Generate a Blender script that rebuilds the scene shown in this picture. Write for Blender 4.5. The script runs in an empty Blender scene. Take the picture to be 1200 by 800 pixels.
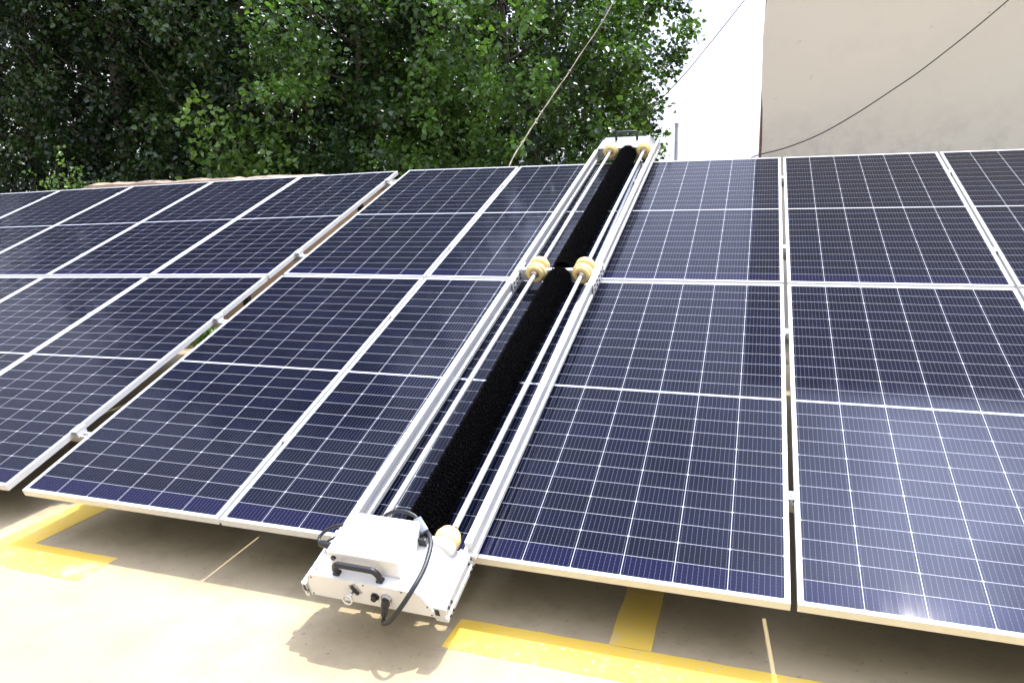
import bpy, bmesh, math, random
import numpy as np
from mathutils import Vector, Matrix

random.seed(7)
rng = np.random.default_rng(11)
S = bpy.context.scene
COL = S.collection
R = math.radians

# ------------------------------------------------------------------ camera, light, exposure
cam = bpy.data.objects.new('camera', bpy.data.cameras.new('camera'))
COL.objects.link(cam)
cam.data.sensor_width = 36.0
cam.data.lens = 25.44
cam.data.clip_start = 0.05
cam.data.clip_end = 2000
cx, cy, cz = Vector((0.94820, 0.31722, -0.01687)), Vector((0.04387, -0.18334, -0.98207)), Vector((-0.31463, 0.93046, -0.18776))
cam.matrix_world = Matrix(((cx.x, -cy.x, -cz.x, -0.1583), (cx.y, -cy.y, -cz.y, -2.3432), (cx.z, -cy.z, -cz.z, 1.5660), (0, 0, 0, 1)))
S.camera = cam

SUN_EL, SUN_AZ = R(70), R(33)          # azimuth from +Y towards +X
sdir = Vector((math.sin(SUN_AZ)*math.cos(SUN_EL), math.cos(SUN_AZ)*math.cos(SUN_EL), math.sin(SUN_EL)))
sun = bpy.data.objects.new('sun', bpy.data.lights.new('sun', 'SUN'))
COL.objects.link(sun)
sun.data.energy = 4.8
sun.data.angle = R(0.53)
sun.data.color = (1.0, 0.95, 0.86)
sun.rotation_euler = (-sdir).to_track_quat('-Z', 'Y').to_euler()
sun.location = sdir*50

W_ = bpy.data.worlds.new('World'); S.world = W_; W_.use_nodes = True
nt = W_.node_tree; nt.nodes.clear()
out = nt.nodes.new('ShaderNodeOutputWorld'); bg = nt.nodes.new('ShaderNodeBackground')
sky = nt.nodes.new('ShaderNodeTexSky'); sky.sky_type = 'NISHITA'; sky.sun_disc = False
sky.sun_elevation = SUN_EL; sky.sun_rotation = SUN_AZ; sky.air_density = 1.0; sky.dust_density = 2.0
tc = nt.nodes.new('ShaderNodeTexCoord'); mp = nt.nodes.new('ShaderNodeMapping'); mp.inputs['Scale'].default_value = (1, 1, 2.2)
mp.inputs['Location'].default_value = (3.1, 0.4, 1.7)
nz = nt.nodes.new('ShaderNodeTexNoise'); nz.inputs['Scale'].default_value = 1.5; nz.inputs['Detail'].default_value = 7; nz.inputs['Roughness'].default_value = 0.6
rp = nt.nodes.new('ShaderNodeValToRGB'); rp.color_ramp.elements[0].position = 0.25; rp.color_ramp.elements[1].position = 0.44
mx = nt.nodes.new('ShaderNodeMix'); mx.data_type = 'RGBA'
L = nt.links.new
dp = nt.nodes.new('ShaderNodeVectorMath'); dp.operation = 'DOT_PRODUCT'; dp.inputs[1].default_value = sdir
L(tc.outputs['Generated'], dp.inputs[0])
mr = nt.nodes.new('ShaderNodeMapRange'); mr.inputs['From Min'].default_value = .1; mr.inputs['From Max'].default_value = 1.0
mr.inputs['To Min'].default_value = 0; mr.inputs['To Max'].default_value = 1; L(dp.outputs['Value'], mr.inputs['Value'])
pw = nt.nodes.new('ShaderNodeMath'); pw.operation = 'POWER'; pw.inputs[1].default_value = 1.6; L(mr.outputs[0], pw.inputs[0])
cc = nt.nodes.new('ShaderNodeMix'); cc.data_type = 'RGBA'; cc.inputs[6].default_value = (7.4, 7.5, 7.7, 1); cc.inputs[7].default_value = (32, 35, 48, 1)
L(pw.outputs[0], cc.inputs[0])
# added sky glow just below the sun, placed to reflect as panel glare
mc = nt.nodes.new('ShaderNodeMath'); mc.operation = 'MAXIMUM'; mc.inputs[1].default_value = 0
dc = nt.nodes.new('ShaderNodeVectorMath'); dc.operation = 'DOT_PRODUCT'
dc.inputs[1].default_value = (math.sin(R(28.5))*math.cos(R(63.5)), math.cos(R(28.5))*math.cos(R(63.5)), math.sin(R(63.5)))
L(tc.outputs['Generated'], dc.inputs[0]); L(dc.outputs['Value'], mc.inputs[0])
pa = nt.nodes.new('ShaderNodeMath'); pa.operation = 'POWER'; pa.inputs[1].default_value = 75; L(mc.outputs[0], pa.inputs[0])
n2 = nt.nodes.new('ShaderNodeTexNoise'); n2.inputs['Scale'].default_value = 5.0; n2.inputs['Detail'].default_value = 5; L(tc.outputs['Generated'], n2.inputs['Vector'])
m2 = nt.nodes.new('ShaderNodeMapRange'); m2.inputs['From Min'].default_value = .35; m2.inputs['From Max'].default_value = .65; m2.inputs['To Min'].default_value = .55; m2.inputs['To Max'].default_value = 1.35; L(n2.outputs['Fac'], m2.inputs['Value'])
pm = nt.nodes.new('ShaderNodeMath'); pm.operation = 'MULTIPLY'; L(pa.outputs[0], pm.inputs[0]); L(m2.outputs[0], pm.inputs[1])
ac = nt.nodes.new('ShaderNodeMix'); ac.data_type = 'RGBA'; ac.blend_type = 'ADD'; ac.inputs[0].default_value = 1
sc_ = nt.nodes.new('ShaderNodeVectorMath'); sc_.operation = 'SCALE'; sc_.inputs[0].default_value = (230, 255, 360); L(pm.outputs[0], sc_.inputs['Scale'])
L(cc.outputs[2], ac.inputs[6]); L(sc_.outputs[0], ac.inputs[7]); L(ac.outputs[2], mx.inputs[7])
L(tc.outputs['Generated'], mp.inputs[0]); L(mp.outputs[0], nz.inputs['Vector']); L(nz.outputs['Fac'], rp.inputs[0])
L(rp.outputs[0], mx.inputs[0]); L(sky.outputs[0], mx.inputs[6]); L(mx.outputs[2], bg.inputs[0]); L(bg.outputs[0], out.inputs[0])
bg.inputs[1].default_value = 0.1

S.view_settings.view_transform = 'Standard'; S.view_settings.look = 'None'
S.view_settings.exposure = 0.37; S.view_settings.gamma = 1.0
S.view_settings.use_curve_mapping = False
S.render.engine = 'CYCLES'
S.cycles.max_bounces = 7; S.cycles.use_denoising = True
S.render.resolution_x = 1024; S.render.resolution_y = 682

# ------------------------------------------------------------------ material helpers
class NT:
    def __init__(s, name):
        s.m = bpy.data.materials.new(name); s.m.use_nodes = True; s.t = s.m.node_tree
        s.p = s.t.nodes['Principled BSDF']; s.o = s.t.nodes['Material Output']
    def n(s, typ, **kw):
        k = s.t.nodes.new(typ)
        for a, b in kw.items(): setattr(k, a, b)
        return k
    def l(s, a, b): s.t.links.new(a, b)
    def set(s, sock, v):
        if isinstance(v, (int, float, tuple)): sock.default_value = v
        else: s.l(v, sock)
    def math(s, op, a, b=0.0, c=0.0):
        k = s.n('ShaderNodeMath', operation=op); s.set(k.inputs[0], a); s.set(k.inputs[1], b)
        if op in ('MULTIPLY_ADD',): s.set(k.inputs[2], c)
        return k.outputs[0]
    def mix(s, f, a, b):
        k = s.n('ShaderNodeMix', data_type='RGBA'); s.set(k.inputs[0], f); s.set(k.inputs[6], a); s.set(k.inputs[7], b); return k.outputs[2]
    def noise(s, scale, detail=4, rough=.55, vec=None, dist=0):
        k = s.n('ShaderNodeTexNoise'); k.inputs['Scale'].default_value = scale; k.inputs['Detail'].default_value = detail
        k.inputs['Roughness'].default_value = rough; k.inputs['Distortion'].default_value = dist
        if vec is None: vec = s.coord()
        s.l(vec, k.inputs['Vector']); return k.outputs['Fac']
    def coord(s, kind='Object'):
        return s.n('ShaderNodeTexCoord').outputs[kind]
    def ramp(s, f, p0, p1, c0=(0, 0, 0, 1), c1=(1, 1, 1, 1)):
        k = s.n('ShaderNodeValToRGB'); e = k.color_ramp.elements; e[0].position = p0; e[1].position = p1; e[0].color = c0; e[1].color = c1
        s.l(f, k.inputs[0]); return k.outputs[0]
    def bump(s, h, strength=.3, dist=.01):
        k = s.n('ShaderNodeBump'); k.inputs['Strength'].default_value = strength; k.inputs['Distance'].default_value = dist
        s.l(h, k.inputs['Height']); s.l(k.outputs[0], s.p.inputs['Normal'])

def c4(r, g, b): return (r, g, b, 1)

def simple(name, col, rough=.5, metal=0.0, var=.12, scale=25, bump=0.0, coat=0):
    k = NT(name)
    f = k.noise(scale, 5)
    a = tuple(x*(1-var) for x in col); b = tuple(min(1, x*(1+var)) for x in col)
    k.set(k.p.inputs['Base Color'], k.mix(k.ramp(f, .3, .7), c4(*a), c4(*b)))
    k.p.inputs['Roughness'].default_value = rough; k.p.inputs['Metallic'].default_value = metal
    k.p.inputs['Coat Weight'].default_value = coat
    if bump: k.bump(f, bump, .003)
    return k.m

M = {}
M['alu'] = simple('anodised_aluminium', (.57, .575, .57), .5, .25, .05, 18)
M['rail_alu'] = simple('extruded_aluminium', (.60, .60, .58), .42, .45, .05, 9)
M['white_paint'] = simple('white_powder_coat', (.72, .705, .67), .38, 0, .03, 14, .05)
M['galv'] = simple('galvanised_steel', (.48, .49, .50), .45, .7, .15, 30)
M['dark_steel'] = simple('dark_steel', (.05, .045, .04), .5, .4, .3, 30)
M['black_plastic'] = simple('black_plastic', (.012, .012, .013), .42, 0, .2, 30)
M['grey_plastic'] = simple('grey_plastic', (.13, .145, .16), .45, 0, .1, 30)
M['nylon'] = simple('yellowed_nylon', (.72, .56, .24), .42, 0, .12, 30)
M['brushed'] = simple('brushed_aluminium', (.50, .50, .49), .35, .6, .08, 20)
M['core'] = simple('brush_core_black', (.001, .001, .0012), .95, 0, .2, 30)
M['bristle'] = simple('black_bristles', (.012, .012, .013), .6, 0, .3, 40)
M['bristle'].node_tree.nodes['Principled BSDF'].inputs['Specular IOR Level'].default_value = .12
M['core'].node_tree.nodes['Principled BSDF'].inputs['Specular IOR Level'].default_value = .0
M['steel'] = simple('bright_steel', (.62, .62, .62), .25, .9, .1, 30)
M['backsheet'] = simple('white_backsheet', (.7, .7, .7), .6, 0, .03, 5)
M['brass'] = simple('brass', (.6, .45, .18), .35, .8, .1, 30)
M['rope'] = simple('hemp_twine', (.24, .20, .15), .85, 0, .25, 120)
M['wire'] = simple('dark_cable', (.035, .03, .028), .5, 0, .2, 30)
M['pale_wire'] = simple('weathered_wire', (.22, .21, .20), .6, 0, .2, 30)
M['pipe'] = simple('painted_pipe', (.52, .60, .68), .4, .3, .1, 3)
M['bark'] = simple('poplar_bark', (.075, .065, .05), .9, 0, .35, 14, .5)
M['gasket'] = simple('rubber_gasket', (.03, .03, .03), .7, 0, .1, 30)

PW, PH = 1.134, 2.278
def panel_material():
    k = NT('half_cut_cells_under_glass')
    sep = k.n('ShaderNodeSeparateXYZ'); k.l(k.coord(), sep.inputs[0]); x, y = sep.outputs[0], sep.outputs[1]
    px = (PW-.036)/6; py = (PH/2-.018-.006)/12
    cxn = k.math('DIVIDE', k.math('SUBTRACT', x, .018), px)
    yy = k.math('SUBTRACT', k.math('ABSOLUTE', k.math('SUBTRACT', y, PH/2)), .006)
    ry = k.math('DIVIDE', yy, py)
    def near(v, pitch):   # distance in metres to nearest integer of v
        f = k.math('FRACT', v); return k.math('MULTIPLY', k.math('MINIMUM', f, k.math('SUBTRACT', 1.0, f)), pitch)
    dx = near(cxn, px); dy = near(ry, py)
    dy2 = near(k.math('MULTIPLY', ry, .5), py*2)
    g = k.math('LESS_THAN', dx, .0010)
    g = k.math('MAXIMUM', g, k.math('LESS_THAN', dy, .0007))
    g = k.math('MAXIMUM', g, k.math('LESS_THAN', k.math('ADD', dx, dy2), .0062))
    g = k.math('MAXIMUM', g, k.math('LESS_THAN', yy, 0.0))
    g = k.math('MAXIMUM', g, k.math('GREATER_THAN', ry, 12.0))
    g = k.math('MAXIMUM', g, k.math('GREATER_THAN', cxn, 6.0))
    g = k.math('MAXIMUM', g, k.math('LESS_THAN', cxn, 0.0))
    bb = near(k.math('ADD', k.math('MULTIPLY', cxn, 10.0), .5), px/10)
    bus = k.math('LESS_THAN', bb, .00036)
    # solder pads along the busbars and thin fingers across them
    pad = k.math('MULTIPLY', k.math('LESS_THAN', bb, .0009), k.math('LESS_THAN', near(k.math('MULTIPLY', ry, 6.0), py/6), .0012))
    bus = k.math('MAXIMUM', bus, pad)
    fin = k.math('LESS_THAN', near(k.math('MULTIPLY', ry, 56.0), py/56), .0001)
    cmb = k.n('ShaderNodeCombineXYZ'); k.l(k.math('FLOOR', cxn), cmb.inputs[0]); k.l(k.math('FLOOR', k.math('DIVIDE', y, py)), cmb.inputs[1])
    oi = k.n('ShaderNodeObjectInfo'); k.l(oi.outputs['Random'], cmb.inputs[2])
    wn = k.n('ShaderNodeTexWhiteNoise'); k.l(cmb.outputs[0], wn.inputs['Vector'])
    cell = k.mix(wn.outputs['Value'], c4(.0008, .0015, .0054), c4(.0013, .0024, .0095))
    lw = k.n('ShaderNodeLayerWeight'); lw.inputs['Blend'].default_value = .45
    cell = k.mix(k.math('LESS_THAN', y, .108), cell, c4(.003, .003, .020))
    cell = k.mix(fin, cell, c4(.006, .006, .014))
    colr = k.mix(bus, cell, c4(.10, .105, .14))
    colr = k.mix(g, colr, c4(.44, .45, .47))
    # thin dust, heavier where rain leaves it along the lower frame edge, with streaks running down the slope
    mpn = k.n('ShaderNodeMapping'); mpn.inputs['Scale'].default_value = (5, .6, 1); k.l(k.coord(), mpn.inputs[0])
    d1 = k.ramp(k.noise(2.2, 8, .65, mpn.outputs[0]), .42, .78)
    d2 = k.ramp(k.noise(260, 2, .5), .70, .76)
    dust = k.math('MULTIPLY', d1, .004)
    dust = k.math('MULTIPLY_ADD', d2, .05, dust)
    sp = k.math('MULTIPLY', k.ramp(k.noise(17, 6, .75, None, .8), .735, .76), .45)
    dust = k.math('MAXIMUM', dust, sp)
    colr = k.mix(dust, colr, c4(.42, .40, .37))
    k.l(colr, k.p.inputs['Base Color'])
    k.p.inputs['Roughness'].default_value = .40
    k.p.inputs['Specular IOR Level'].default_value = .012
    k.p.inputs['Specular Tint'].default_value = (.42, .50, 1.0, 1)
    k.p.inputs['Coat Weight'].default_value = .46
    k.set(k.p.inputs['Coat Roughness'], k.math('MULTIPLY_ADD', d1, .05, .06))
    k.p.inputs['Coat IOR'].default_value = 1.22
    bp = k.n('ShaderNodeBump'); bp.inputs['Strength'].default_value = .05; bp.inputs['Distance'].default_value = .004
    k.l(k.noise(3.0, 2, .4), bp.inputs['Height']); k.l(bp.outputs[0], k.p.inputs['Coat Normal'])
    return k.m
M['cells'] = panel_material()

def concrete_material():
    k = NT('beige_concrete')
    a = k.noise(.55, 6, .6, None, .6); b = k.noise(5, 8, .65); sp = k.noise(38, 3, .5); fine = k.noise(160, 3, .6)
    col = k.mix(k.ramp(a, .32, .68), c4(.305, .24, .135), c4(.40, .325, .19))
    col = k.mix(k.math('MULTIPLY', k.ramp(b, .47, .70), .55), col, c4(.215, .165, .10))
    col = k.mix(k.math('MULTIPLY', k.ramp(sp, .655, .70), .65), col, c4(.17, .145, .115))
    col = k.mix(k.math('MULTIPLY', k.ramp(fine, .40, .65), .16), col, c4(.47, .385, .25))
    k.l(col, k.p.inputs['Base Color']); k.p.inputs['Roughness'].default_value = .88
    k.bump(k.math('ADD', k.math('MULTIPLY', fine, .4), sp), .22, .004)
    return k.m
M['concrete'] = concrete_material()

def yellow_material():
    k = NT('worn_yellow_paint')
    a = k.noise(4, 7, .65); b = k.noise(42, 4, .6); w = k.noise(1.3, 5, .6)
    col = k.mix(k.ramp(w, .35, .65), c4(.72, .45, .035), c4(.70, .49, .09))
    worn = k.math('MAXIMUM', k.math('MULTIPLY', k.ramp(b, .60, .70), .6), k.math('MULTIPLY', k.ramp(a, .56, .72), .5))
    col = k.mix(worn, col, c4(.50, .44, .34))
    k.l(col, k.p.inputs['Base Color']); k.p.inputs['Roughness'].default_value = .7
    k.bump(b, .15, .002)
    return k.m
M['yellow'] = yellow_material()

def soil_material():
    k = NT('dry_soil_and_grass')
    a = k.noise(.8, 8, .65); b = k.noise(9, 8, .7)
    col = k.mix(k.ramp(b, .35, .65), c4(.22, .16, .10), c4(.36, .27, .18))
    col = k.mix(k.ramp(a, .48, .56), col, c4(.07, .11, .035))
    k.l(col, k.p.inputs['Base Color']); k.p.inputs['Roughness'].default_value = .95; k.bump(b, .6, .03)
    return k.m
M['soil'] = soil_material()

def stucco_material():
    k = NT('aged_beige_stucco')
    a = k.noise(.22, 3, .5, None, .8); b = k.noise(1.7, 7, .62); f = k.noise(70, 5, .7)
    sep = k.n('ShaderNodeSeparateXYZ'); k.l(k.coord(), sep.inputs[0])
    # newer warm render on the upper left, greyer older render to the lower right, the border wandering between them
    d = k.math('SUBTRACT', k.math('MULTIPLY_ADD', sep.outputs[0], .62, 1.75), sep.outputs[2])
    d = k.math('MULTIPLY_ADD', k.math('SUBTRACT', k.noise(.9, 5), .5), 1.3, d)
    col = k.mix(k.ramp(k.math('MULTIPLY_ADD', d, .35, .5), .25, .75), c4(.645, .585, .48), c4(.54, .525, .45))
    col = k.mix(k.math('MULTIPLY', k.ramp(a, .4, .65), .5), col, c4(.56, .52, .45))
    col = k.mix(k.math('MULTIPLY', k.ramp(b, .55, .72), .16), col, c4(.38, .365, .32))
    # grime low on the corner
    grime = k.math('MULTIPLY', k.ramp(k.noise(6, 8, .7), .46, .62), k.ramp(sep.outputs[2], 2.0, 2.7, (1, 1, 1, 1), (0, 0, 0, 1)))
    sepr = k.ramp(k.math('MULTIPLY', sep.outputs[2], .25), .48, .66, (1, 1, 1, 1), (0, 0, 0, 1))
    grime = k.math('MULTIPLY', k.math('MULTIPLY', k.ramp(k.noise(6, 8, .7), .44, .62), sepr), .34)
    col = k.mix(grime, col, c4(.27, .255, .22))
    sp = k.ramp(k.noise(14, 3), .72, .75)
    col = k.mix(k.math('MULTIPLY', sp, .3), col, c4(.25, .23, .2))
    k.l(col, k.p.inputs['Base Color']); k.p.inputs['Roughness'].default_value = .9
    k.bump(k.math('ADD', k.math('MULTIPLY', f, .4), b), .35, .012)
    return k.m
M['stucco'] = stucco_material()

def brick_material(name, c1, c2, mortar, rot=None, scale=4.2):
    k = NT(name)
    mpn = k.n('ShaderNodeMapping'); k.l(k.coord(), mpn.inputs[0])
    if rot: mpn.inputs['Rotation'].default_value = rot
    b = k.n('ShaderNodeTexBrick'); k.l(mpn.outputs[0], b.inputs['Vector']); b.inputs['Scale'].default_value = scale
    b.inputs['Color1'].default_value = c4(*c1); b.inputs['Color2'].default_value = c4(*c2); b.inputs['Mortar'].default_value = c4(*mortar)
    b.inputs['Mortar Size'].default_value = .018
    col = k.mix(k.math('MULTIPLY', k.ramp(k.noise(2.2, 8, .65), .42, .66), .55), b.outputs['Color'], c4(*[x*.75 for x in mortar]))
    k.l(col, k.p.inputs['Base Color']); k.p.inputs['Roughness'].default_value = .93
    k.bump(k.math('SUBTRACT', k.noise(30, 6, .7), b.outputs['Fac']), .5, .012)
    return k.m
M['brick'] = brick_material('red_brick', (.30, .11, .07), (.22, .08, .055), (.30, .26, .22), (R(90), 0, R(90)))
M['mud_brick'] = brick_material('earth_rendered_brick', (.40, .27, .155), (.33, .22, .13), (.37, .27, .17), (R(90), 0, 0), 3.6)
M['coping'] = simple('earth_coping', (.34, .255, .18), .9, 0, .2, 8, .6)

def leaf_material(name, dark, light, trans):
    k = NT(name)
    at = k.n('ShaderNodeAttribute', attribute_name='tint')
    col = k.mix(at.outputs['Fac'], c4(*dark), c4(*light))
    k.l(col, k.p.inputs['Base Color']); k.p.inputs['Roughness'].default_value = .33; k.p.inputs['Specular IOR Level'].default_value = .5
    tr = k.n('ShaderNodeBsdfTranslucent'); k.l(k.mix(at.outputs['Fac'], c4(*[x*trans for x in dark]), c4(*[light[0]*trans*1.1, light[1]*trans*1.2, light[2]*trans*.5])), tr.inputs[0])
    ms = k.n('ShaderNodeMixShader'); ms.inputs[0].default_value = .30
    k.l(k.p.outputs[0], ms.inputs[1]); k.l(tr.outputs[0], ms.inputs[2]); k.l(ms.outputs[0], k.o.inputs[0])
    return k.m
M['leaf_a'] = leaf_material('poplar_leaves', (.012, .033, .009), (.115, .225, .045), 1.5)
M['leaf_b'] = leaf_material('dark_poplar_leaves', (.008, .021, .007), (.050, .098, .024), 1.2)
M['leaf_c'] = leaf_material('young_leaves', (.07, .14, .03), (.20, .33, .07), 1.4)

# ------------------------------------------------------------------ object helpers
def tag(o, label=None, cat=None, group=None, kind=None):
    if label: o['label'] = label
    if cat: o['category'] = cat
    if group: o['group'] = group
    if kind: o['kind'] = kind
    return o

def empty(name, mat, label, cat, group=None):
    o = bpy.data.objects.new(name, None); COL.objects.link(o); o.empty_display_size = .1
    o.matrix_world = mat
    return tag(o, label, cat, group)

class MB:
    def __init__(s): s.b = bmesh.new()
    def box(s, x0, x1, y0, y1, z0, z1, bev=0.0, seg=1, mat=None):
        r = bmesh.ops.create_cube(s.b, size=1.0)['verts']
        for v in r:
            v.co = Vector(((x0+x1)/2+v.co.x*(x1-x0), (y0+y1)/2+v.co.y*(y1-y0), (z0+z1)/2+v.co.z*(z1-z0)))
        if bev:
            es = {e for v in r for e in v.link_edges}
            q = bmesh.ops.bevel(s.b, geom=list(es), offset=bev, segments=seg, affect='EDGES', profile=.5)
            r = list({v for f in q['faces'] for v in f.verts} | {v for v in r if v.is_valid})
        if mat is not None:
            for v in r: v.co = mat @ v.co
        return s
    def prism(s, pts, y0, y1, axes='xzy', mat=None):
        """extrude a polygon given in two axes along the third"""
        def P(a, b, c):
            d = dict(zip(axes, (a, b, c))); return Vector((d['x'], d['y'], d['z']))
        v0 = [s.b.verts.new(P(a, b, y0)) for a, b in pts]; v1 = [s.b.verts.new(P(a, b, y1)) for a, b in pts]
        s.b.faces.new(v0); s.b.faces.new(v1[::-1])
        for i in range(len(pts)):
            j = (i+1) % len(pts); s.b.faces.new((v0[j], v0[i], v1[i], v1[j]))
        if mat is not None:
            for v in v0+v1: v.co = mat @ v.co
        return s
    def lathe(s, prof, o, d, n=24):
        """prof = [(t, r)] along direction d from o"""
        o = Vector(o); d = Vector(d).normalized(); a = d.orthogonal().normalized(); b = d.cross(a)
        rings = []
        for t, r in prof:
            if r < 1e-6: rings.append([s.b.verts.new(o+d*t)])
            else: rings.append([s.b.verts.new(o+d*t+(a*math.cos(2*math.pi*i/n)+b*math.sin(2*math.pi*i/n))*r) for i in range(n)])
        for A, B in zip(rings, rings[1:]):
            for i in range(n):
                j = (i+1) % n
                if len(A) == 1 and len(B) == 1: continue
                if len(A) == 1: s.b.faces.new((A[0], B[i], B[j]))
                elif len(B) == 1: s.b.faces.new((A[j], A[i], B[0]))
                else: s.b.faces.new((A[j], A[i], B[i], B[j]))
        return s
    def tube(s, pts, r, n=10, closed=False, r1=None):
        pts = [Vector(p) for p in pts]; N = len(pts); rings = []
        prev = None
        for i, p in enumerate(pts):
            t = (pts[(i+1) % N]-pts[i-1]) if closed else (pts[min(i+1, N-1)]-pts[max(i-1, 0)])
            t.normalize()
            if prev is None: a = t.orthogonal().normalized()
            else:
                a = prev-t*prev.dot(t)
                a = a.normalized() if a.length > 1e-6 else t.orthogonal().normalized()
            prev = a; b = t.cross(a)
            rr = r if r1 is None else r+(r1-r)*i/(N-1)
            rings.append([s.b.verts.new(p+(a*math.cos(2*math.pi*k/n)+b*math.sin(2*math.pi*k/n))*rr) for k in range(n)])
        for i in range(N if closed else N-1):
            A, B = rings[i], rings[(i+1) % N]
            for k in range(n):
                j = (k+1) % n; s.b.faces.new((A[k], A[j], B[j], B[k]))
        if not closed: s.b.faces.new(rings[0][::-1]); s.b.faces.new(rings[-1])
        return s
    def build(s, name, mat, parent=None, smooth=False, kind=None, local=None):
        bmesh.ops.recalc_face_normals(s.b, faces=s.b.faces[:])
        me = bpy.data.meshes.new(name); s.b.to_mesh(me); s.b.free(); me.materials.append(mat)
        if smooth: me.shade_smooth()
        o = bpy.data.objects.new(name, me); COL.objects.link(o)
        if smooth == 'auto': me.set_sharp_from_angle(angle=R(35))
        if parent: o.parent = parent
        if local is not None: o.matrix_local = local
        if kind: o['kind'] = kind
        return o

def curve(pts, n=8):
    """Catmull-Rom through the points"""
    P = [Vector(p) for p in pts]; P = [P[0]*2-P[1]]+P+[P[-1]*2-P[-2]]; o = []
    for i in range(1, len(P)-2):
        for k in range(n):
            t = k/n; a, b, c, d = P[i-1], P[i], P[i+1], P[i+2]
            o.append(.5*((2*b)+(c-a)*t+(2*a-5*b+4*c-d)*t*t+(3*b-a-3*c+d)*t**3))
    o.append(P[-2]); return o

def copy_tree(src, parent=None):
    c = src.copy(); COL.objects.link(c)
    if parent: c.parent = parent
    for ch in list(src.children): copy_tree(ch, c)
    return c

# ------------------------------------------------------------------ ground
g = MB(); g.box(-300, 300, -300, 400, -.5, 0); g.build('ground', M['soil'], kind='structure')
g = MB(); g.box(-14, 9, -12, 4.9, -.2, .004); g.build('concrete_yard', M['concrete'], kind='structure')
def strip(x0, x1, y0, y1, z=.0055):
    m = MB(); n = max(4, int(max(x1-x0, y1-y0)/.04)); horiz = (x1-x0) > (y1-y0)
    A, B = [], []
    for i in range(n+1):
        t = i/n; j = random.uniform(-.002, .002); k = random.uniform(-.002, .002)
        if horiz: A.append(m.b.verts.new((x0+(x1-x0)*t, y0+j, z))); B.append(m.b.verts.new((x0+(x1-x0)*t, y1+k, z)))
        else: A.append(m.b.verts.new((x0+j, y0+(y1-y0)*t, z))); B.append(m.b.verts.new((x1+k, y0+(y1-y0)*t, z)))
    for i in range(n): m.b.faces.new((A[i], A[i+1], B[i+1], B[i]))
    return m
for a in ((-1.17, 2.2, -.205, -.015, .0055), (-.60, -.45, -.014, 4.2, .0055), (-3.58, -2.86, -.235, -.020, .0055), (-3.58, -3.37, -.019, 4.2, .0055)):
    strip(*a).build('yellow_marking', M['yellow'], kind='structure')

# ------------------------------------------------------------------ building
t = empty('stucco_building', Matrix.Translation((0, 0, 0)), 'tall beige stucco building with a plain windowless wall behind the right-hand panels', 'building')
BX, BY, BH = -.175, 6.6, 8.5
m = MB()
n = 60; lv = []; rv = []
for i in range(n+1):
    z = BH*i/n; e = random.uniform(-.005, .005)+.02-.055*min(1, max(0, (z-2.3)/1.3))+.04*min(1, max(0, (z-3.35)/.35))
    lv.append(m.b.verts.new((BX+e, BY, z))); rv.append(m.b.verts.new((14, BY, z)))
for i in range(n): m.b.faces.new((lv[i], rv[i], rv[i+1], lv[i+1]))
lb = [m.b.verts.new((v.co.x, BY+.06, v.co.z)) for v in lv]
for i in range(n): m.b.faces.new((lb[i], lv[i], lv[i+1], lb[i+1]))
m.build('front_wall', M['stucco'], t)
m = MB(); m.box(BX-.008, 13.99, BY+.062, BY+8, 0, BH-.02); m.build('side_wall', M['brick'], t)
m = MB(); m.box(BX-.10, 14.1, BY-.10, BY+8.1, BH, BH+.16, .015); m.build('roof', M['coping'], t)

# ------------------------------------------------------------------ earth wall behind the array
t = empty('earth_wall', Matrix.Translation((0, 0, 0)), 'brown earth-rendered garden wall behind the left-hand array with an uneven top', 'wall')
def wall_top(x):
    z = 1.935+.010*math.sin(x*.9)+.003*math.sin(x*5.1)+.002*math.sin(x*13.0)
    if x < -9.0: z -= min(.16, (-9.0-x)*.25)
    if x > -5.3: z -= (x+5.3)*.11
    return z
m = MB(); xs = [-19+i*.12 for i in range(int((19-4.2)/.12)+1)]
F = []
for x in xs:
    z = wall_top(x); F.append([m.b.verts.new(p) for p in ((x, 5.6, 0), (x, 5.62, z-.07), (x, 5.88, z-.07), (x, 5.9, 0))])
for A, B in zip(F, F[1:]):
    for k in range(3): m.b.faces.new((A[k], B[k], B[k+1], A[k+1]))
m.b.faces.new(F[0]); m.b.faces.new(F[-1][::-1])
m.build('wall', M['mud_brick'], t)
m = MB(); F = []
for x in xs:
    z = wall_top(x); j = random.uniform(-.012, .012)
    F.append([m.b.verts.new(p) for p in ((x, 5.56+j, z-.068), (x, 5.57+j, z-.015+j*.6), (x, 5.75, z+.02+j), (x, 5.93, z-.015), (x, 5.94, z-.068))])
for A, B in zip(F, F[1:]):
    for k in range(5): m.b.faces.new((A[k], B[k], B[(k+1) % 5], A[(k+1) % 5]))
m.b.faces.new(F[0]); m.b.faces.new(F[-1][::-1])
m.build('coping', M['coping'], t)

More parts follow.
